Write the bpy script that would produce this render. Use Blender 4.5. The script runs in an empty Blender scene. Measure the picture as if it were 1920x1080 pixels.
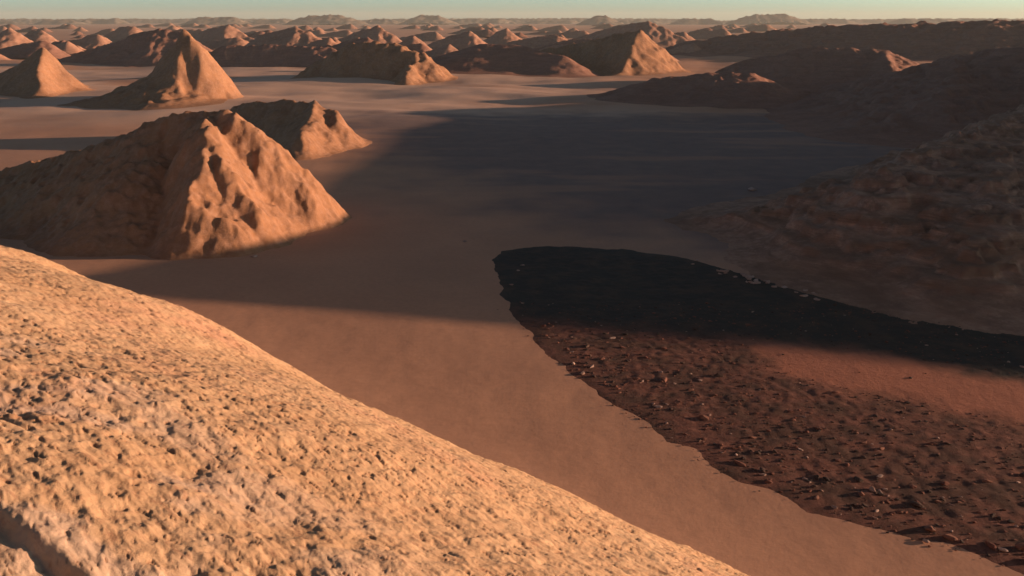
import bpy, math, random
import numpy as np
C = bpy.context.scene
R = math.radians
rnd = random.Random(11)

# ------------------------------------------------------------------ camera
EYE = 16.0
F = 1663.0
PITCH = R(16.8)
cd = bpy.data.cameras.new('camera'); cam = bpy.data.objects.new('camera', cd)
C.collection.objects.link(cam); C.camera = cam
cam.location = (0, 0, EYE); cam.rotation_euler = (R(90) - PITCH, 0, 0)
cd.sensor_width = 36; cd.lens = 36 * F / 1920.0
cd.clip_start = 0.1; cd.clip_end = 20000

# ------------------------------------------------------------------ light
SUN_EL, SUN_BEHIND = R(6.8), R(-6.0)          # low sun from the right, just beyond square to the view
SD = (math.cos(SUN_EL) * math.cos(SUN_BEHIND), -math.cos(SUN_EL) * math.sin(SUN_BEHIND), math.sin(SUN_EL))
w = bpy.data.worlds.new('World'); C.world = w; w.use_nodes = True
nt = w.node_tree; nt.nodes.clear()
sky = nt.nodes.new('ShaderNodeTexSky'); sky.sky_type = 'NISHITA'; sky.sun_disc = False
sky.sun_elevation = SUN_EL
sky.sun_rotation = math.atan2(SD[0], SD[1])
sky.air_density = 1.0; sky.dust_density = 1.2; sky.ozone_density = 1.0
bg = nt.nodes.new('ShaderNodeBackground'); bg.inputs['Strength'].default_value = 0.075
out = nt.nodes.new('ShaderNodeOutputWorld')
tc = nt.nodes.new('ShaderNodeTexCoord'); sx = nt.nodes.new('ShaderNodeSeparateXYZ')
nt.links.new(tc.outputs['Generated'], sx.inputs[0])
cr = nt.nodes.new('ShaderNodeValToRGB'); nt.links.new(sx.outputs['Z'], cr.inputs['Fac'])
cr.color_ramp.elements[0].position = 0.0; cr.color_ramp.elements[0].color = (1.03, 2.0, 4.3, 1)
cr.color_ramp.elements[1].position = 0.24; cr.color_ramp.elements[1].color = (0.40, 0.39, 0.41, 1)
mx = nt.nodes.new('ShaderNodeMix'); mx.data_type = 'RGBA'; mx.blend_type = 'MULTIPLY'; mx.inputs[0].default_value = 1.0
nt.links.new(sky.outputs[0], mx.inputs[6]); nt.links.new(cr.outputs[0], mx.inputs[7])
nt.links.new(mx.outputs[2], bg.inputs['Color']); nt.links.new(bg.outputs[0], out.inputs['Surface'])
sl = bpy.data.lights.new('sun', 'SUN'); sl.energy = 4.5; sl.angle = R(0.35); sl.color = (1.0, 0.575, 0.355)
so = bpy.data.objects.new('sun', sl); C.collection.objects.link(so)
from mathutils import Vector
so.rotation_euler = Vector(SD).to_track_quat('Z', 'Y').to_euler()
so.location = (60, -30, 60)
C.view_settings.view_transform = 'Standard'; C.view_settings.look = 'None'
C.view_settings.gamma = 1.0; C.view_settings.exposure = 1.17
C.render.engine = 'CYCLES'

# ------------------------------------------------------------------ pixel helpers (photo pixel -> place in the world)
cp, sp = math.cos(PITCH), math.sin(PITCH)
def ray(px, py):
    u = (px - 960) / F; v = (py - 540) / F
    return (u, cp - v * sp, -sp - v * cp)
def at(px, py, Y):
    d = ray(px, py); t = Y / d[1]
    return (d[0] * t, Y, EYE + d[2] * t)
def on(px, py, z=0.0):
    d = ray(px, py); t = (z - EYE) / d[2]
    return (d[0] * t, d[1] * t)

# ------------------------------------------------------------------ noise
_rs = np.random.RandomState(5)
PERM = np.concatenate([_rs.permutation(512)] * 3)
_ang = _rs.rand(512) * 2 * np.pi
GX, GY = np.cos(_ang), np.sin(_ang)
def perlin(x, y, seed=0):
    x = np.asarray(x, float) + seed * 17.31; y = np.asarray(y, float) - seed * 9.77
    xi = np.floor(x).astype(np.int64); yi = np.floor(y).astype(np.int64)
    xf = x - xi; yf = y - yi
    u = xf ** 3 * (xf * (xf * 6 - 15) + 10); v = yf ** 3 * (yf * (yf * 6 - 15) + 10)
    def g(ix, iy, dx, dy):
        h = PERM[(PERM[ix & 511] + iy) & 511]
        return GX[h] * dx + GY[h] * dy
    a = g(xi, yi, xf, yf); b = g(xi + 1, yi, xf - 1, yf)
    c = g(xi, yi + 1, xf, yf - 1); d = g(xi + 1, yi + 1, xf - 1, yf - 1)
    return (a + (b - a) * u) * (1 - v) + (c + (d - c) * u) * v
def fbm(x, y, oct=4, seed=0, gain=0.5, lac=2.03):
    s = 0; a = 1.0; f = 1.0
    for i in range(oct):
        s = s + a * perlin(np.asarray(x) * f, np.asarray(y) * f, seed + i * 3); a *= gain; f *= lac
    return s
def ridged(x, y, oct=4, seed=0):
    s = 0; a = 1.0; f = 1.0
    for i in range(oct):
        s = s + a * (1 - 2.2 * np.abs(perlin(np.asarray(x) * f, np.asarray(y) * f, seed + i * 5))); a *= 0.5; f *= 2.1
    return s
def sstep(a, b, x):
    t = np.clip((np.asarray(x, float) - a) / (b - a), 0, 1); return t * t * (3 - 2 * t)
def poly_sd(x, y, P):                      # signed distance, positive inside
    P = np.array(P); x = np.asarray(x, float); y = np.asarray(y, float)
    d = np.full(x.shape, 1e18); ins = np.zeros(x.shape, bool)
    n = len(P)
    for i in range(n):
        ax, ay = P[i]; bx, by = P[(i + 1) % n]
        ex, ey = bx - ax, by - ay
        t = np.clip(((x - ax) * ex + (y - ay) * ey) / (ex * ex + ey * ey + 1e-12), 0, 1)
        d = np.minimum(d, (x - ax - ex * t) ** 2 + (y - ay - ey * t) ** 2)
        c = ((ay > y) != (by > y)) & (x < (bx - ax) * (y - ay) / (by - ay + 1e-12) + ax)
        ins ^= c
    return np.sqrt(d) * np.where(ins, 1, -1)

# ------------------------------------------------------------------ mesh helpers
def tag(o, label=None, cat=None, group=None, kind=None):
    if label: o['label'] = label
    if cat: o['category'] = cat
    if group: o['group'] = group
    if kind: o['kind'] = kind
    return o
def grid_obj(name, X, Y, Z, mat, keep=None, attrs=None, parent=None, wrap=False):
    n, m = X.shape
    idx = np.arange(n * m).reshape(n, m)
    if wrap: idx = np.concatenate([idx, idx[:1]], 0)
    q = np.stack([idx[:-1, :-1], idx[1:, :-1], idx[1:, 1:], idx[:-1, 1:]], -1).reshape(-1, 4)
    if keep is not None:
        kf = keep.ravel(); q = q[kf[q].any(1)]
    used = np.zeros(n * m, bool); used[q.ravel()] = True
    remap = np.cumsum(used) - 1
    V = np.stack([X.ravel(), Y.ravel(), Z.ravel()], -1)[used]; q = remap[q]
    # consistent upward winding
    a, b, c = V[q[0, 0]], V[q[0, 1]], V[q[0, 2]]
    if np.cross(b - a, c - b)[2] < 0: q = q[:, ::-1]
    me = bpy.data.meshes.new(name)
    me.vertices.add(len(V)); me.vertices.foreach_set('co', V.astype(np.float32).ravel())
    me.loops.add(q.size); me.loops.foreach_set('vertex_index', q.astype(np.int32).ravel())
    me.polygons.add(len(q)); me.polygons.foreach_set('loop_start', np.arange(0, q.size, 4, dtype=np.int32))
    me.polygons.foreach_set('loop_total', np.full(len(q), 4, np.int32))
    me.polygons.foreach_set('use_smooth', np.ones(len(q), bool))
    me.update(calc_edges=True); me.validate()
    if attrs:
        for k, v in attrs.items():
            at_ = me.attributes.new(k, 'FLOAT', 'POINT'); at_.data.foreach_set('value', np.asarray(v, float).ravel()[used].astype(np.float32))
    me.materials.append(mat)
    o = bpy.data.objects.new(name, me); C.collection.objects.link(o)
    if parent: o.parent = parent
    return o

# ------------------------------------------------------------------ materials
class NB:
    def __init__(s, name):
        s.m = bpy.data.materials.new(name); s.m.use_nodes = True; s.t = s.m.node_tree
        s.b = s.t.nodes['Principled BSDF']; s.b.inputs['Roughness'].default_value = 0.95
        s.b.inputs['Specular IOR Level'].default_value = 0.12
        s.pos = s.t.nodes.new('ShaderNodeNewGeometry').outputs['Position']
        s.geo = s.t.nodes[-1]
    def L(s, a, b): s.t.links.new(a, b)
    def mapping(s, scale, rot=0.0):
        n = s.t.nodes.new('ShaderNodeMapping'); n.inputs['Scale'].default_value = scale
        n.inputs['Rotation'].default_value = (0, 0, rot); s.L(s.pos, n.inputs['Vector']); return n.outputs[0]
    def mapping2(s, scale, ang):
        # turn first, then stretch: streaks that run along the slope
        r = s.t.nodes.new('ShaderNodeVectorRotate'); r.rotation_type = 'Z_AXIS'; r.inputs['Angle'].default_value = ang
        s.L(s.pos, r.inputs['Vector'])
        n = s.t.nodes.new('ShaderNodeMapping'); n.inputs['Scale'].default_value = scale
        s.L(r.outputs[0], n.inputs['Vector']); return n.outputs[0]
    def noise(s, scale, detail=5, rough=0.6, vec=None, dist=0.0):
        n = s.t.nodes.new('ShaderNodeTexNoise'); n.inputs['Scale'].default_value = scale
        n.inputs['Detail'].default_value = detail; n.inputs['Roughness'].default_value = rough
        n.inputs['Distortion'].default_value = dist
        s.L(vec or s.pos, n.inputs['Vector']); return n.outputs['Fac']
    def vor(s, scale, vec=None, feat='F1'):
        n = s.t.nodes.new('ShaderNodeTexVoronoi'); n.inputs['Scale'].default_value = scale; n.feature = feat
        s.L(vec or s.pos, n.inputs['Vector']); return n.outputs['Distance'], n.outputs.get('Color')
    def ramp(s, fac, stops):
        n = s.t.nodes.new('ShaderNodeValToRGB'); s.L(fac, n.inputs['Fac'])
        e = n.color_ramp.elements
        while len(e) < len(stops): e.new(0.5)
        for i, (p, c) in enumerate(stops):
            e[i].position = p; e[i].color = (c[0], c[1], c[2], 1) if isinstance(c, tuple) else (c, c, c, 1)
        return n.outputs['Color']
    def mix(s, fac, a, b, mode='MIX'):
        n = s.t.nodes.new('ShaderNodeMix'); n.data_type = 'RGBA'; n.blend_type = mode
        for v, k in ((fac, 0), (a, 6), (b, 7)):
            if isinstance(v, (int, float)): n.inputs[k].default_value = v
            elif isinstance(v, tuple): n.inputs[k].default_value = (v[0], v[1], v[2], 1)
            else: s.L(v, n.inputs[k])
        return n.outputs[2]
    def attr(s, name):
        n = s.t.nodes.new('ShaderNodeAttribute'); n.attribute_name = name; return n.outputs['Fac']
    def math(s, op, a, b=0.0):
        n = s.t.nodes.new('ShaderNodeMath'); n.operation = op
        for v, k in ((a, 0), (b, 1)):
            if isinstance(v, (int, float)): n.inputs[k].default_value = v
            else: s.L(v, n.inputs[k])
        return n.outputs[0]
    def bump(s, h, strength, dist, prev=None):
        n = s.t.nodes.new('ShaderNodeBump'); n.inputs['Strength'].default_value = strength
        n.inputs['Distance'].default_value = dist; s.L(h, n.inputs['Height'])
        if prev is not None: s.L(prev, n.inputs['Normal'])
        return n.outputs[0]
    def done(s, col, nrm=None):
        if isinstance(col, tuple): s.b.inputs['Base Color'].default_value = (*col, 1)
        else: s.L(col, s.b.inputs['Base Color'])
        if nrm is not None: s.L(nrm, s.b.inputs['Normal'])
        return s.m

SAND = (0.50, 0.295, 0.195); SAND2 = (0.44, 0.26, 0.175); PALE = (0.54, 0.40, 0.315)
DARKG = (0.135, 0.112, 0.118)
def mat_ground():
    b = NB('sand_ground')
    base = b.mix(b.ramp(b.noise(0.12, 4), [(0.35, 0.0), (0.65, 1.0)]), SAND, SAND2)
    base = b.mix(b.ramp(b.noise(3.0, 6, 0.7), [(0.3, 0.0), (0.75, 0.35)]), base, (0.24, 0.15, 0.11))
    base = b.mix(b.attr('pale'), base, PALE)
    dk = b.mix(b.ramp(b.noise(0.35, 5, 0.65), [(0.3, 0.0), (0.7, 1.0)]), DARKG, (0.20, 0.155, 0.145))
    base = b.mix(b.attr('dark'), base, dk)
    n1 = b.bump(b.noise(0.9, 6, 0.6), 0.4, 0.05)
    n2 = b.bump(b.noise(7.0, 5, 0.65), 0.35, 0.018, n1)
    return b.done(base, n2)
def mat_rock(name, c1, c2, c3, strata=0.0, sc=1.0):
    b = NB(name)
    a = b.mix(b.ramp(b.noise(0.35 * sc, 5, 0.6), [(0.35, 0.0), (0.65, 1.0)]), c1, c2)
    a = b.mix(b.ramp(b.noise(1.6 * sc, 6, 0.7), [(0.45, 0.0), (0.75, 0.8)]), a, c3)
    lay = b.noise(1.0, 5, 0.65, b.mapping((0.12, 0.12, 1.6)), 0.3)
    if strata: a = b.mix(b.ramp(lay, [(0.42, 0.0), (0.62, strata)]), a, tuple(x * 0.55 for x in c1))
    n1 = b.bump(lay, 0.3 + strata * 0.6, 0.25)
    n2 = b.bump(b.noise(1.8 * sc, 8, 0.7), 0.6, 0.14, n1)
    return b.done(a, n2)
M_GROUND = mat_ground()
M_CLAY = mat_rock('orange_clay', (0.31, 0.17, 0.095), (0.235, 0.135, 0.083), (0.38, 0.235, 0.165))
M_BROWN = mat_rock('brown_rock', (0.29, 0.16, 0.12), (0.23, 0.13, 0.10), (0.33, 0.20, 0.155), 0.3)
M_LAYER = mat_rock('layered_rock', (0.36, 0.215, 0.15), (0.20, 0.12, 0.09), (0.46, 0.30, 0.225), 1.0)
M_FAR = mat_rock('far_clay', (0.38, 0.215, 0.15), (0.31, 0.18, 0.13), (0.44, 0.29, 0.22), 0.2, 0.5)

def mat_crust():
    b = NB('salt_crusted_clay')
    a = b.mix(b.ramp(b.noise(0.7, 4, 0.6), [(0.35, 0.0), (0.65, 1.0)]), (0.465, 0.31, 0.185), (0.52, 0.365, 0.23))
    a = b.mix(b.ramp(b.noise(0.55, 5, 0.6, b.mapping((1, 1, 1), 0.6)), [(0.54, 0.0), (0.70, 0.75)]), a, (0.50, 0.28, 0.19))
    a = b.mix(b.ramp(b.noise(9.0, 6, 0.7), [(0.35, 0.5), (0.6, 0.0)]), a, (0.42, 0.26, 0.15))
    stroke = b.noise(1.0, 5, 0.65, b.mapping2((9.0, 26.0, 14.0), 0.707))
    a = b.mix(b.ramp(stroke, [(0.55, 0.0), (0.64, 0.6)]), a, (0.30, 0.165, 0.10))
    a = b.mix(b.attr('grey'), a, (0.48, 0.42, 0.38))
    a = b.mix(b.attr('pit'), a, (0.32, 0.18, 0.105))  # pit colour: dirt plus painted shade in the hollows
    n1 = b.bump(b.noise(16.0, 7, 0.7), 0.6, 0.02)
    return b.done(a, n1)
M_CRUST = mat_crust()

def mat_bed():
    b = NB('gravel_bed')
    n = b.noise(2.2, 8, 0.72)
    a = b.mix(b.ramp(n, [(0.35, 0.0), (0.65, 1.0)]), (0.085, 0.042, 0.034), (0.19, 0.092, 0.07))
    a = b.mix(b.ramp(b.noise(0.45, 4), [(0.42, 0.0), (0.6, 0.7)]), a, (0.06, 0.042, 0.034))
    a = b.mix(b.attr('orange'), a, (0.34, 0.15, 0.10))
    a = b.mix(b.attr('bed_shade'), a, b.mix(b.ramp(b.noise(0.6, 6, 0.7), [(0.45, 0.0), (0.7, 1.0)]), (0.034, 0.038, 0.037), (0.075, 0.055, 0.045)))  # near-black tone puts the ridge's shadow into the gravel colour
    n1 = b.bump(b.noise(3.0, 8, 0.75), 0.8, 0.07)
    return b.done(a, n1)
M_BED = mat_bed()

# ------------------------------------------------------------------ ground relief
NS = (0.65, 0.76)                                  # direction the near hill falls away in
def hill_s(x, y): return NS[0] * x + NS[1] * y
BED = [on(*p) for p in [(922, 488), (928, 515), (940, 550), (962, 590), (1005, 635), (1080, 702), (1200, 790), (1390, 905), (1560, 968), (1750, 1022), (1960, 1085)]]
BED += [(22, 20.5), (34, 17), (46, 20), (44, 36)]
BED += [on(*p) for p in [(2000, 635), (1750, 592), (1600, 572), (1450, 530), (1300, 488), (1180, 468), (1060, 461), (980, 463), (940, 470)]]
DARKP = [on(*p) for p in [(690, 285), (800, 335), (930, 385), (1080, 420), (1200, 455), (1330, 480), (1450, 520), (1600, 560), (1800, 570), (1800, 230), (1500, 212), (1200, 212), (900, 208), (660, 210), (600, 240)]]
def ground_z(x, y):
    x = np.asarray(x, float); y = np.asarray(y, float)
    r = np.hypot(x, y)
    s = hill_s(x, y)
    z = 0.12 * fbm(x / 22, y / 22, 3, 1) * sstep(20, 60, r)
    z = z + 0.9 * fbm(x / 90, y / 60, 2, 4) * sstep(110, 300, r)
    z = z + 1.6 * np.exp(-np.clip(s - 17, 0, None) / 2.6) * (s > 0)
    z = z + 1.3 * fbm(x / 48, y / 26, 3, 14) * sstep(120, 175, y) * sstep(620, 420, r)
    z = z + 0.02 * fbm(x / 3.0, y / 3.0, 3, 9)
    return z

def polar(a0, a1, na, ncoarse, r0, r1, nr):
    A = np.concatenate([np.linspace(a0, a1, na), np.linspace(a1, a0 + 2 * np.pi, ncoarse + 2)[1:-1]])
    Rr = np.concatenate([r0 * np.array([0.01, 0.3, 0.6, 0.8]), r0 * (r1 / r0) ** (np.linspace(0, 1, nr))])
    AA, RR = np.meshgrid(A, Rr, indexing='ij')
    return RR * np.sin(AA), RR * np.cos(AA)

X, Y = polar(R(-40), R(40), 900, 90, 9.0, 9000.0, 900)
Z = ground_z(X, Y)
wob = fbm(X / 6, Y / 6, 3, 21) * 3.0
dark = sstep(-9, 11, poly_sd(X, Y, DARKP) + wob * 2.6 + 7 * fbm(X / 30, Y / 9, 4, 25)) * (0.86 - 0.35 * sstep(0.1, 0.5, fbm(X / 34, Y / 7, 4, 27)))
rr = np.hypot(X, Y)
pale = sstep(-0.35, 0.2, fbm(X / 60, Y / 40, 3, 33) + 0.25) * sstep(135, 160, Y) * (1 - 0.75 * sstep(300, 380, Y)) * (1 - sstep(5, 45, X)) * 0.8
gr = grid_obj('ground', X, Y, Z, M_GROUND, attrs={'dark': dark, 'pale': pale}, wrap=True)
tag(gr, 'smooth brown desert floor stretching from the near slope to the horizon', kind='structure')

# dry riverbed: a sheet of dark gravel lying on the valley floor
xs = np.arange(-8, 50, 0.12); ys = np.arange(14, 66, 0.12)
bx, by = np.meshgrid(xs, ys, indexing='ij')
sd = poly_sd(bx, by, BED) + 0.6 * fbm(bx / 2.4, by / 2.4, 4, 41, 0.45)
bz = ground_z(bx, by) + np.clip(sd * 0.06, -0.3, 0.03) + (0.05 * fbm(bx / 0.5, by / 0.5, 4, 43) + 0.05 * np.abs(fbm(bx / 1.3, by / 1.3, 3, 45))) * sstep(0, 2.2, sd) * 0.8
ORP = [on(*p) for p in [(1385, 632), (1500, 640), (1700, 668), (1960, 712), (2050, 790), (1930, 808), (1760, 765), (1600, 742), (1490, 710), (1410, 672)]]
SHADEP = [on(*p) for p in [(880, 440), (905, 570), (1000, 600), (1200, 612), (1400, 636), (1600, 655), (1920, 722), (2100, 760), (2200, 600), (1920, 560), (1300, 420)]]
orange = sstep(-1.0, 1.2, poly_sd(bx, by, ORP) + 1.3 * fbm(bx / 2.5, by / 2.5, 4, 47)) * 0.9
bed_shade = sstep(-1.0, 1.2, poly_sd(bx, by, SHADEP) + 1.1 * fbm(bx / 2.0, by / 2.0, 4, 49))  # dark gravel painted blacker over the stretch lying in the ridge's shadow
bz = bz - orange * sstep(0, 0.8, sd) * (0.035 * fbm(bx / 0.5, by / 0.5, 4, 43) + 0.035 * np.abs(fbm(bx / 1.3, by / 1.3, 3, 45)))
bed = grid_obj('riverbed', bx, by, bz, M_BED, keep=sd > -1.0, attrs={'orange': orange, 'bed_shade': bed_shade})
tag(bed, 'dark stony dry riverbed curving along the valley floor', kind='structure')

# ------------------------------------------------------------------ near hill under the camera
def near_z(x, y):
    s = hill_s(x, y); l = 0.76 * x - 0.65 * y
    t = np.clip(s, 0, 5.3)
    g = -1.42 - 0.2 * t - 0.5 / (2 * 5.3) * t * t
    g = g + 0.12 * np.clip(-s, 0, 8)
    u = np.clip(s - 5.3, 0, None)
    g = g - 0.7 * u - 0.05 * np.clip(u, 0, 2.0) ** 2 - 0.2 * np.clip(u - 2.0, 0, None)
    return EYE + g, s, l
X, Y = polar(R(-39), R(39), 950, 120, 0.7, 60.0, 1080)
Z, s, l = near_z(X, Y)
near = 1 - sstep(14, 22, np.hypot(X, Y))
rn = np.hypot(X, Y)
Z = Z + 0.10 * fbm(X / 2.6, Y / 2.6, 3, 61) + 0.018 * ridged(X / 0.6, Y / 0.6, 3, 62) * near
Z = Z + 0.30 * np.exp(-((l + 10.2) / 2.0) ** 2 - ((s - 5.2) / 2.2) ** 2) - 0.12 * sstep(-4.6, -2.0, l) - 0.26 * sstep(-14.0, -15.6, l)
Z = Z + 0.24 * np.exp(-((l + 13.9) / 1.0) ** 4 - ((s - 5.2) / 1.4) ** 2)              # low shoulder at the far left of the slope
crust = fbm(l / 0.20, s / 0.11, 4, 63, 0.6) + 0.5 * fbm(l / 0.075, s / 0.045, 3, 163, 0.6)
Z = Z + near * 0.013 * crust + near * 0.02 * ridged(l / 0.5, s / 0.28, 3, 64) * sstep(3.5, 5.5, s)
spots = np.where(rn > 4.5, fbm(l / 0.12, s / 0.046, 3, 65, 0.55), fbm(l / 0.12, s / 0.046, 3, 65, 0.55) * sstep(2.5, 4.5, rn) + fbm(l / 0.075, s / 0.028, 3, 165, 0.55) * (1 - sstep(2.5, 4.5, rn))) + 0.25 * fbm(X / 0.8, Y / 0.8, 2, 66)
pitm = sstep(0.30, 0.46, spots)
big = sstep(0.56, 0.70, fbm(l / 0.30, s / 0.15, 3, 68) + 0.1 * fbm(X, Y, 2, 69))
Z = Z - near * (0.009 * pitm * (0.6 + 0.4 * sstep(2.5, 4.5, rn)) + 0.012 * big)
# crevices near the lower left corner
low = sstep(3.0, 1.5, s) * sstep(0.4, -1.2, X)
crev = sstep(1.9, 1.0, s) * sstep(0.85, 1.25, ridged(l / 2.4 + 0.3 * fbm(X, Y, 3, 70), s / 1.1, 3, 71)) * low
Z = Z - 0.07 * crev + 0.02 * low * ridged(l / 0.9, s / 0.5, 4, 73)
grey = np.clip(low * sstep(-0.1, 0.4, fbm(X / 0.7, Y / 0.5, 4, 75)) + 0.5 * crev, 0, 1) * 0.35
hl = grid_obj('hill', X, Y, Z, M_CRUST, keep=(Z > ground_z(X, Y) - 0.8), attrs={'pit': np.clip(pitm * 0.65 + big * 0.5, 0, 0.8), 'grey': grey}, wrap=True)
tag(hl, 'sunlit pale tan crusted slope in the foreground pitted with small hollows', kind='structure')
# crown of the hill under and behind the camera
xx, yy = np.meshgrid(np.linspace(-1.0, 1.0, 24), np.linspace(-1.0, 1.0, 24), indexing='ij')

# ------------------------------------------------------------------ hills built from crest lines
def spine_h(x, y, spines, k=0.5, rd=0.0):
    acc = None
    for sp_ in spines:
        P = sp_['p']; sl_, sr_ = sp_['s']; pw = sp_.get('pw', 1.0)
        best = None
        for i in range(len(P) - 1):
            a, b = P[i], P[i + 1]
            ex, ey = b[0] - a[0], b[1] - a[1]; L2 = ex * ex + ey * ey + 1e-9
            t = np.clip(((x - a[0]) * ex + (y - a[1]) * ey) / L2, 0, 1)
            dx = x - a[0] - ex * t; dy = y - a[1] - ey * t
            d = np.hypot(dx, dy); side = (ex * dy - ey * dx) / np.sqrt(L2)
            q = 0.5 + 0.5 * np.clip(side / (d + 0.4), -1, 1)
            sl = sl_ * q + sr_ * (1 - q)
            h = a[2] + (b[2] - a[2]) * t - sl * (np.sqrt(d * d + rd * rd) - rd)
            best = h if best is None else np.maximum(best, h)
        acc = best if acc is None else k * np.logaddexp(acc / k, best / k)
    return acc
def hill(name, mat, spines, step, pad, soft=0.5, rough=0.35, gul=0.4, seed=0, terr=0.0, warp=1.0, wsc=6.0, k=0.3, rd=None):
    P = np.array([p for s_ in spines for p in s_['p']])
    x0, y0 = P[:, 0].min() - pad, P[:, 1].min() - pad; x1, y1 = P[:, 0].max() + pad, P[:, 1].max() + pad
    X, Y = np.meshgrid(np.arange(x0, x1, step), np.arange(y0, y1, step), indexing='ij')
    wx = X + warp * fbm(X / wsc, Y / wsc, 4, seed); wy = Y + warp * fbm(X / wsc, Y / wsc, 4, seed + 20)
    h = spine_h(wx, wy, spines, k, 0.05 * P[:, 2].max() if rd is None else rd)
    m = sstep(-1.0, 2.5, h)
    h = h + m * (gul * (ridged(X / (wsc * 0.6), Y / (wsc * 0.6), 4, seed + 40) - 1.2) + 0.5 * rough * fbm(X / (wsc * 0.22), Y / (wsc * 0.22), 4, seed + 50))
    if terr:
        q = h / terr + 0.6 * fbm(X / 5, Y / 5, 3, seed + 60); fl = np.floor(q); fr = q - fl
        h = h + m * terr * 0.75 * (fl + sstep(0.25, 0.85, fr) - q)
    gz = ground_z(X, Y)
    hh = soft * np.logaddexp(0, h / soft) - 0.06
    Z = gz + hh
    # edge of the sheet always dives below the ground
    o = grid_obj(name, X, Y, Z - 0.5 * sstep(0.02, -0.06, hh), mat, keep=(hh > -0.035))
    return o

A = lambda *a: at(*a)
def lower(p, dz): return (p[0], p[1], p[2] + dz)
# main pyramid
oA = hill('rock_formation', M_CLAY, [
    dict(p=[at(300, 216, 74), at(400, 205, 73), at(440, 208, 72.5), at(482, 240, 72), at(515, 292, 71.5), at(562, 352, 71), at(612, 412, 70.3)], s=(1.1, 1.5)),
    dict(p=[at(385, 222, 72), at(374, 236, 69), at(418, 300, 66.5), at(480, 392, 64.5)], s=(1.1, 1.7)),
    dict(p=[at(374, 236, 69), at(372, 320, 65), at(362, 375, 63), at(366, 430, 61.5), at(376, 474, 60.8)], s=(1.3, 1.6)),
    dict(p=[at(366, 380, 63), at(420, 412, 62.5), at(490, 425, 65), at(530, 432, 67)], s=(0.9, 1.1)),
    dict(p=[at(285, 222, 74), at(190, 268, 75), at(60, 305, 78), at(-120, 350, 80)], s=(0.62, 1.2)),
], 0.12, 9, soft=0.2, rough=0.32, gul=0.36, seed=101, warp=0.7, wsc=4.0, k=0.2, rd=0.4)
tag(oA, 'largest orange clay pyramid on the left with gullied sunlit right face and dark left flank', 'rock formation')
# tall cone behind it
oB = hill('rock_formation', M_CLAY, [
    dict(p=[at(350, 64, 190), at(362, 78, 189), at(388, 120, 188), at(432, 178, 187)], s=(1.5, 1.7)),
    dict(p=[at(350, 64, 190), at(335, 110, 186), at(330, 150, 182), at(345, 185, 178)], s=(1.6, 0.9)),
    dict(p=[at(326, 106, 192), at(285, 140, 192), at(190, 182, 192)], s=(0.8, 1.3)),
    dict(p=[at(300, 145, 187), at(240, 165, 186), at(140, 188, 182)], s=(0.27, 0.6)),
], 0.35, 18, soft=0.4, rough=0.6, gul=0.6, seed=130, warp=1.0, wsc=9.0)
tag(oB, 'tall pointed orange clay cone rising just behind the largest pyramid', 'rock formation')
oE = hill('rock_formation', M_CLAY, [
    dict(p=[at(440, 195, 128), at(520, 186, 126), at(590, 192, 122), at(625, 205, 120), at(630, 228, 119), at(642, 252, 118)], s=(1.3, 0.8)),
    dict(p=[at(590, 192, 122), at(575, 225, 115), at(560, 250, 110)], s=(0.9, 0.7)),
], 0.22, 12, soft=0.4, rough=0.35, gul=0.4, seed=150, warp=1.0, wsc=6.0)
tag(oE, 'low brown clay ridge with an orange sunlit nose right of the largest pyramid', 'rock formation')
oF = hill('rock_formation', M_CLAY, [
    dict(p=[at(76, 94, 214), at(100, 125, 213), at(122, 155, 212), at(145, 168, 211)], s=(0.8, 1.0)),
    dict(p=[at(76, 94, 214), at(70, 130, 205), at(75, 165, 198)], s=(1.2, 0.8)),
    dict(p=[at(64, 104, 215), at(40, 125, 216), at(-40, 160, 218)], s=(0.7, 1.2)),
], 0.4, 20, soft=0.6, rough=0.3, gul=0.3, seed=160, warp=1.0, wsc=9.0)
tag(oF, 'smooth orange cone near the left edge with a bright right flank', 'rock formation')
oD = hill('rock_formation', M_CLAY, [
    dict(p=[at(600, 110, 268), at(690, 82, 266), at(740, 90, 262), at(785, 100, 258), at(800, 125, 254), at(810, 147, 252)], s=(0.7, 0.8)),
    dict(p=[at(785, 100, 258), at(770, 120, 250), at(760, 140, 244)], s=(1.1, 1.0)),
], 0.45, 20, soft=0.5, rough=0.9, gul=0.9, seed=170, warp=2.0, wsc=8.0)
tag(oD, 'lumpy clay mound with two sunlit knobs behind the pale flat in the centre', 'rock formation')
oC2 = hill('rock_formation', M_BROWN, [
    dict(p=[at(810, 108, 300), at(900, 82, 300), at(980, 84, 296), at(1056, 100, 284), at(1080, 120, 278), at(1100, 146, 272)], s=(0.6, 0.35)),
], 0.45, 24, soft=0.5, rough=0.4, gul=0.2, seed=180, warp=1.4, wsc=18.0)
tag(oC2, 'long dark rounded hill in the centre with a thin sunlit sliver at its right end', 'rock formation')
oC = hill('rock_formation', M_CLAY, [
    dict(p=[at(1000, 90, 312), at(1100, 75, 308), at(1180, 56, 300), at(1200, 58, 298), at(1223, 95, 295), at(1244, 130, 292)], s=(1.2, 0.8)),
    dict(p=[at(1195, 56, 299), at(1180, 100, 286), at(1160, 135, 276)], s=(0.8, 0.7)),
], 0.5, 26, soft=0.6, rough=0.6, gul=0.8, seed=190, warp=1.8, wsc=12.0)
tag(oC, 'steep clay pyramid right of centre whose sunlit face slants down to the right', 'rock formation')
oS1 = hill('rock_formation', M_BROWN, [
    dict(p=[at(1130, 178, 196), at(1230, 150, 194), at(1330, 140, 192), at(1400, 137, 190), at(1425, 155, 189), at(1455, 170, 188), at(1580, 172, 192)], s=(0.5, 0.3)),
], 0.35, 18, soft=0.5, rough=0.3, gul=0.4, seed=200, warp=1.2, wsc=8.0)
tag(oS1, 'low dark ridge with a bright stepped crest at its right end above the dark plain', 'rock formation')
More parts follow.
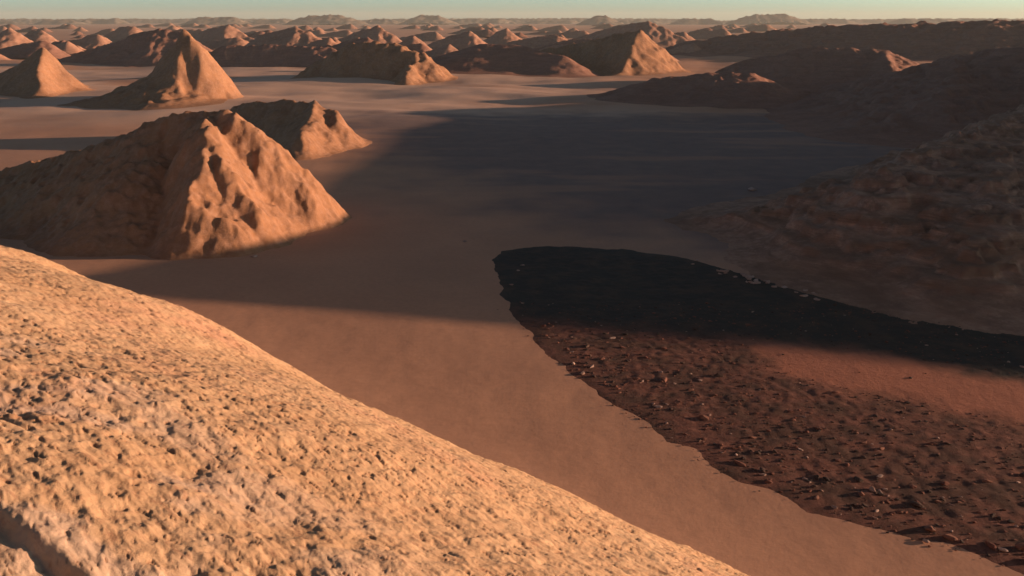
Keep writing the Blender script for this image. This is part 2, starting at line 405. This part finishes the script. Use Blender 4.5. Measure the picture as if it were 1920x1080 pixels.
oS2 = hill('rock_formation', M_BROWN, [
    dict(p=[at(1380, 120, 246), at(1500, 92, 244), at(1600, 88, 240), at(1658, 88, 238), at(1675, 105, 236), at(1697, 120, 234)], s=(0.5, 0.42)),
    dict(p=[at(1658, 88, 238), at(1662, 105, 230), at(1668, 120, 226)], s=(0.8, 0.6)),
], 0.45, 24, soft=0.6, rough=0.4, gul=0.5, seed=210, warp=1.4, wsc=9.0)
tag(oS2, 'flat topped brown ridge with a small pale sunlit triangle at its tip', 'rock formation')

# right hand slopes
oR1 = hill('hill', M_LAYER, [
    dict(p=[at(1625, 336, 66), at(1655, 318, 67), at(1720, 288, 72), at(1820, 243, 80), at(1925, 196, 92), (72, 88, 9.0)], s=(0.7, 0.28)),
    dict(p=[at(1640, 325, 67), at(1640, 430, 60), at(1600, 500, 56)], s=(0.35, 0.42)),
    dict(p=[at(1870, 280, 74), at(1850, 350, 62), at(1830, 480, 53)], s=(0.4, 0.4)),
], 0.17, 16, soft=0.7, rough=0.42, gul=0.5, seed=220, terr=1.0, warp=1.3, wsc=5.0)
oR4 = hill('hill', M_BROWN, [
    dict(p=[(84, 65.5, 14.1), (112.6, 58.1, 13.6), (134.9, 49.5, 13.1), (175, 33, 14)], s=(0.45, 0.6)),
    dict(p=[(84, 65.5, 13.8), (93, 80, 13.1), (99, 94, 14.3), (108, 110, 15.4), (122, 150, 16.8), (128, 182, 17)], s=(0.4, 0.45)),
], 0.6, 32, soft=0.8, rough=0.05, gul=0.06, seed=225, warp=0.3, wsc=12.0, k=0.1)
tag(oR4, 'tall hillside beyond the right edge that shades the valley', kind='structure')
tag(oR1, 'near dark rocky hillside with layered ledges filling the right edge', kind='structure')
oR2 = hill('hill', M_BROWN, [
    dict(p=[at(1600, 165, 190), at(1700, 130, 186), at(1800, 105, 178), at(1920, 95, 168), (125, 160, 16.5), (135, 120, 17), (125, 95, 15)], s=(0.5, 0.28)),
    dict(p=[at(1800, 105, 178), at(1780, 150, 150), at(1760, 190, 135)], s=(0.3, 0.3)),
], 0.45, 30, soft=0.8, rough=0.5, gul=0.7, seed=230, terr=1.5, warp=2.0, wsc=10.0)
tag(oR2, 'broad shadowed brown hillside behind the near layered slope', kind='structure')
oR3 = hill('hill', M_BROWN, [
    dict(p=[at(1310, 75, 470), at(1400, 62, 465), at(1560, 47, 450), at(1700, 42, 430), at(1800, 40, 410), at(1870, 35, 405), at(1960, 36, 395), (330, 360, 18)], s=(0.4, 0.22)),
], 0.9, 60, soft=1.0, rough=0.8, gul=1.6, seed=240, terr=2.0, warp=4.0, wsc=24.0)
tag(oR3, 'long dark ridge forming the skyline on the right', kind='structure')

# ------------------------------------------------------------------ distant mounds, one object each
def mound(pts, lab, group=None, mat=None, sl=(0.75, 0.7), seed=0, step=None, spur=True):
    Y0 = pts[-1][2]
    P = [at(*p) for p in pts]
    sp_ = [dict(p=P, s=sl)]
    if spur:
        pk = max(P, key=lambda p: p[2]); sp_.append(dict(p=[pk, (pk[0] - 0.1 * pk[2], pk[1] - 1.1 * pk[2], 0)], s=(sl[0] * 1.3, sl[1] * 1.2)))
    hgt = max(p[2] for p in P)
    o = hill('rock_formation', mat or M_FAR, sp_, step or max(0.5, Y0 / 650), max(8, hgt * 1.6), soft=0.5, rough=hgt * 0.05, gul=hgt * 0.06, seed=seed, warp=hgt * 0.14, wsc=max(5, hgt))
    return tag(o, lab, 'rock formation', group)
MD = [
 ([(-50, 92, 500), (-10, 62, 498), (18, 52, 496), (30, 60, 495), (52, 90, 492)], 'clay mound with a sunlit face at the far left edge of the photo'),
 ([(30, 85, 575), (60, 56, 572), (78, 57, 570), (110, 82, 566)], 'distant blunt clay mound just right of the one at the far left edge'),
 ([(110, 88, 520), (165, 64, 517), (184, 62, 515), (195, 75, 513), (219, 94, 511)], 'small distant cone with a pale pink face above the smooth orange cone'),
 ([(180, 75, 720), (225, 50, 715), (250, 48, 712), (272, 72, 705)], 'broad pale mound below the horizon, left of the tall pointed cone'),
 ([(90, 118, 345), (190, 90, 350), (250, 66, 352), (310, 52, 352), (345, 60, 350), (380, 108, 345)], 'dark wide hill directly behind the tall pointed cone'),
 ([(330, 80, 640), (390, 55, 635), (430, 48, 630), (445, 58, 628), (478, 74, 622)], 'distant grey mound with a curved sunlit right shoulder'),
 ([(440, 92, 440), (500, 58, 436), (555, 52, 432), (578, 60, 430), (592, 78, 427), (627, 97, 424)], 'brown ridge whose pale pink right end steps down to a point'),
 ([(360, 110, 345), (420, 84, 346), (520, 82, 346), (620, 86, 342), (670, 112, 336)], 'long low dark ridge behind the pale flat, left of centre'),
 ([(640, 72, 570), (680, 56, 568), (708, 49, 566), (736, 66, 560)], 'small distant mound with two pale knobs near the middle'),
 ([(640, 84, 430), (660, 72, 429), (675, 70, 428), (690, 84, 425)], 'small pinkish knob just left of the lumpy centre mound'),
 ([(730, 90, 480), (760, 72, 479), (775, 68, 478), (792, 86, 474)], 'tiny pale mound above the right knob of the lumpy centre mound'),
 ([(800, 84, 520), (850, 64, 518), (880, 57, 516), (898, 80, 510)], 'little distant mound with a bright right face above the long dark rounded hill'),
 ([(905, 76, 620), (935, 58, 618), (950, 52, 616), (964, 72, 610)], 'sharp little bright mound just right of the one above the long dark rounded hill'),
 ([(1090, 70, 600), (1160, 48, 596), (1218, 40, 590), (1245, 52, 586), (1280, 70, 578)], 'distant ridge directly behind the steep clay pyramid right of centre'),
]
for i, (p, lab) in enumerate(MD):
    mound(p, lab, 'clay mounds scattered over the desert', seed=300 + i * 7, spur=(i != 7), mat=M_BROWN if i in (4, 7) else None)
for i in range(225):
    Yd = 370 * (2600 / 370) ** (rnd.random() ** 1.25)
    px = rnd.uniform(-40, 1300) if rnd.random() < 0.8 else rnd.uniform(1300, 1960)
    if px > 1300: Yd = rnd.uniform(700, 2200)
    x = (px - 960) / F * Yd * 1.04
    hgt = rnd.uniform(3.0, 9.0) if Yd < 1200 else rnd.uniform(5, 11)
    Ln = hgt * rnd.uniform(1.5, 6.0)
    P = [(x - Ln, Yd + rnd.uniform(-5, 9), 0.5), (x - Ln * 0.35, Yd + 2, hgt * rnd.uniform(0.6, 0.95)), (x, Yd, hgt), (x + hgt * rnd.uniform(0.7, 1.2), Yd - 2, 0.3)]
    o = hill('rock_formation', rnd.choice([M_FAR, M_FAR, M_BROWN]), [dict(p=P, s=(0.7, rnd.uniform(0.5, 1.0)))], max(0.9, Yd / 550), hgt * 1.5, soft=0.6, rough=hgt * 0.06, gul=hgt * 0.08, seed=500 + i * 3, warp=hgt * 0.15, wsc=max(5, hgt))
    tag(o, 'one of the small reddish mounds crowded on the far plain below the horizon', 'rock formation', 'small mounds on the far plain')
M_MESA = mat_rock('far_grey_rock', (0.20, 0.17, 0.14), (0.15, 0.135, 0.115), (0.24, 0.20, 0.17), 0.1, 0.1)
# mesas on the horizon
for i, (xa, xb, yy_, Yd) in enumerate([(-60, 60, 36, 3600), (75, 150, 32, 3400), (150, 235, 31, 3900), (360, 455, 28, 3300), (470, 545, 33, 3800), (560, 665, 25, 3300), (690, 745, 31, 3700), (780, 830, 24, 3500), (840, 960, 31, 4000), (985, 1090, 33, 4100), (1118, 1134, 25, 3100), (1150, 1240, 33, 4000), (1265, 1345, 31, 3500), (1395, 1490, 22, 3500), (1500, 1600, 31, 4100), (1675, 1790, 30, 3600), (1790, 1900, 31, 3900), (-150, 700, 31, 4700), (600, 1400, 31, 4800), (1300, 2100, 31, 4700)]):
    n = 5; P = []
    for k in range(n + 1):
        px = xa + (xb - xa) * k / n
        P.append(at(px, yy_ + 3.0 + (6 if k in (0, n) else rnd.uniform(0, 2.0)), Yd))
    o = hill('hill', M_MESA, [dict(p=P, s=(0.5, 0.35))], 7.0, 90, soft=2.0, rough=3, gul=5, seed=900 + i * 5, warp=10, wsc=50.0)
    tag(o, 'hazy flat topped hill on the horizon', kind='structure')

# ------------------------------------------------------------------ stones
def stone_mat(name, c1, c2):
    b = NB(name)
    oi = b.t.nodes.new('ShaderNodeObjectInfo').outputs['Random']
    a = b.mix(oi, c1, c2)
    a = b.mix(b.ramp(b.noise(6.0, 6, 0.7), [(0.4, 0.0), (0.7, 0.6)]), a, tuple(v * 0.6 for v in c1))
    return b.done(a, b.bump(b.noise(14.0, 6, 0.7), 0.6, 0.03))
MS_P = stone_mat('pale_stone', (0.30, 0.21, 0.175), (0.44, 0.34, 0.295))
MS_B = stone_mat('brown_stone', (0.15, 0.07, 0.055), (0.22, 0.12, 0.09))
MS_D = stone_mat('dark_stone', (0.05, 0.04, 0.037), (0.09, 0.062, 0.053))
import bmesh
def stone_mesh(name, mat, seed, sub=3):
    rs = np.random.RandomState(seed)
    bm = bmesh.new(); bmesh.ops.create_icosphere(bm, subdivisions=sub, radius=1)
    N = [(rs.randn(3), rs.uniform(0.45, 0.85)) for _ in range(9)]
    N = [(n / np.linalg.norm(n), d) for n, d in N]
    sc = (1.0, rs.uniform(0.6, 0.85), rs.uniform(0.45, 0.65))
    for v in bm.verts:
        p = np.array(v.co)
        for n, d in N:                                   # chop flat facets off
            e = p @ n - d
            if e > 0: p = p - n * e * 0.9
        p = p * (1 + 0.06 * math.sin(p[0] * 7 + seed) * math.cos(p[1] * 6 + seed * 2))
        v.co = (p[0] * sc[0], p[1] * sc[1], p[2] * sc[2] + 0.12)
    me = bpy.data.meshes.new(name); bm.to_mesh(me); bm.free(); me.materials.append(mat)
    for f in me.polygons: f.use_smooth = False
    return me
KIND = {
 'p': ([stone_mesh('stone', MS_P, 10 + k) for k in range(4)], 'pale stone lying on the dark gravel of the riverbed', 'pale stones on the riverbed'),
 'b': ([stone_mesh('stone', MS_B, 20 + k) for k in range(4)], 'reddish brown stone lying on the gravel of the riverbed', 'reddish brown stones on the riverbed'),
 'd': ([stone_mesh('stone', MS_D, 30 + k) for k in range(4)], 'blackish stone lying on the gravel of the riverbed', 'dark stones on the riverbed'),
}
def bed_z(x, y): return float(ground_z(x, y)) + 0.04
def put_stone(x, y, r, kind, label=None, group=None, z=None):
    ms, lab, gp = KIND[kind]
    o = bpy.data.objects.new('stone', rnd.choice(ms)); C.collection.objects.link(o)
    o.location = (x, y, bed_z(x, y) if z is None else z); o.scale = (r, r * rnd.uniform(0.7, 1.0), r * rnd.uniform(0.5, 0.8))
    o.rotation_euler = (rnd.uniform(-.2, .2), rnd.uniform(-.2, .2), rnd.uniform(0, 6.28))
    return tag(o, label or lab, 'stone', group if label else gp)
bedpx = [(922, 480), (930, 530), (955, 580), (1000, 625), (1080, 702), (1200, 790), (1390, 905), (1560, 968), (1750, 1022), (1960, 1085)]
# larger pale stones along the near margin and the far bank
for (px, py, sz) in [(1092, 700, 17), (1075, 682, 10), (1072, 660, 8), (1110, 688, 12), (1235, 765, 15), (1225, 758, 9), (1250, 795, 8), (1030, 634, 7), (1205, 715, 8), (1380, 855, 8), (1430, 893, 12), (1565, 955, 11), (1735, 1018, 13), (1880, 1035, 16), (1800, 935, 9), (1660, 920, 10), (1500, 845, 9), (1330, 780, 8), (1265, 720, 7), (1640, 975, 8), (1905, 990, 9)]:
    x, y = on(px, py); put_stone(x, y, sz * 0.62 * math.hypot(x, y, 16) / F, 'p')
for k in range(34):
    t = rnd.random(); px = 1295 + 235 * t + rnd.uniform(-5, 5); py = 492 + 66 * t + rnd.uniform(-6, 8)
    x, y = on(px, py); put_stone(x, y, rnd.uniform(0.16, 0.32), 'p', 'small pale stone in the line of stones along the far bank', 'stones along the far bank')
for (px, py) in [(980, 498), (958, 535), (980, 570), (972, 508), (1400, 530), (1890, 682), (1915, 690)]:
    x, y = on(px, py); put_stone(x, y, 0.17, 'p')
for px, py, r, kd, lab in [(1410, 356, 0.75, 'p', 'pale boulder standing alone on the shadowed dark plain'), (478, 482, 0.35, 'p', 'pale stone at the shadowed foot of the largest orange pyramid'), (872, 452, 0.3, 'p', 'pale stone on the shadowed sand just left of the dark riverbed')]:
    x, y = on(px, py); put_stone(x, y, r, kd, lab, z=float(ground_z(x, y)))
def bed_pick():
    while True:
        i = rnd.randrange(2, len(bedpx) - 1); t = rnd.random()
        px = bedpx[i][0] + (bedpx[i + 1][0] - bedpx[i][0]) * t; py = bedpx[i][1] + (bedpx[i + 1][1] - bedpx[i][1]) * t
        e = rnd.expovariate(1 / 110.0)
        px += e * 0.75 + 5; py -= e * 0.55
        if px > 1940 or py < 600: continue
        x, y = on(px, py)
        if poly_sd(np.array([x]), np.array([y]), BED)[0] < 0.6 or poly_sd(np.array([x]), np.array([y]), ORP)[0] > 0.3: continue
        return x, y
for k in range(225):
    x, y = bed_pick(); r = min(0.36, 0.07 + rnd.expovariate(1 / 0.05))
    put_stone(x, y, r, rnd.choices('pbd', (0.16, 0.5, 0.34))[0])
# loose gravel: thousands of small stones, nobody could count them
base = [np.array([v.co for v in m.vertices]) for m in [stone_mesh('gravel', MS_B, 50 + k, 1) for k in range(4)]]
bf = [[tuple(p.vertices) for p in m.polygons] for m in [stone_mesh('gravel', MS_B, 50, 1)]][0]
for matn, cnt, sd0 in ((MS_B, 3200, 1), (MS_D, 2600, 2), (MS_P, 220, 3)):
    vs = []; fs = []; rs = np.random.RandomState(sd0); n = 0
    while n < cnt:
        x = rs.uniform(-3, 40); y = rs.uniform(18, 50)
        px_ok = poly_sd(np.array([x]), np.array([y]), BED)[0]
        if px_ok < -rs.exponential(0.15) or (poly_sd(np.array([x]), np.array([y]), ORP)[0] > 0.4 and rs.rand() < 0.97): continue
        r = 0.03 + rs.exponential(0.03); a = rs.uniform(0, 6.28); v = base[rs.randint(4)] * r
        ca, sa = math.cos(a), math.sin(a)
        v = np.stack([v[:, 0] * ca - v[:, 1] * sa + x, v[:, 0] * sa + v[:, 1] * ca + y, v[:, 2] * 0.55 + bed_z(x, y)], -1)
        if px_ok < 0.5: v[:, 2] -= 0.35 * r
        o0 = len(vs) * len(v); fs += [tuple(i + o0 for i in f) for f in bf]; vs.append(v); n += 1
    me = bpy.data.meshes.new('gravel'); me.from_pydata(np.concatenate(vs).tolist(), [], fs); me.materials.append(matn)
    o = bpy.data.objects.new('gravel', me); C.collection.objects.link(o)
    tag(o, {1: 'fine reddish brown gravel', 2: 'fine blackish gravel', 3: 'fine pale gravel'}[sd0] + ' strewn over the dry riverbed', 'gravel', kind='stuff')

# ------------------------------------------------------------------ haze
bmh = bmesh.new(); bmesh.ops.create_cube(bmh, size=1.0)
me = bpy.data.meshes.new('haze'); bmh.to_mesh(me); bmh.free()
hz = bpy.data.objects.new('haze', me); C.collection.objects.link(hz)
hz.location = (0, 0, 35); hz.scale = (20000, 20000, 110)
hm = bpy.data.materials.new('haze'); hm.use_nodes = True; hn = hm.node_tree; hn.nodes.clear()
pv = hn.nodes.new('ShaderNodeVolumePrincipled'); ho = hn.nodes.new('ShaderNodeOutputMaterial')
pv.inputs['Color'].default_value = (0.80, 0.86, 0.80, 1); pv.inputs['Density'].default_value = 0.00009; pv.inputs['Anisotropy'].default_value = 0.1
hn.links.new(pv.outputs[0], ho.inputs['Volume']); me.materials.append(hm)
tag(hz, 'pale greenish haze over the far desert', 'haze', kind='stuff')
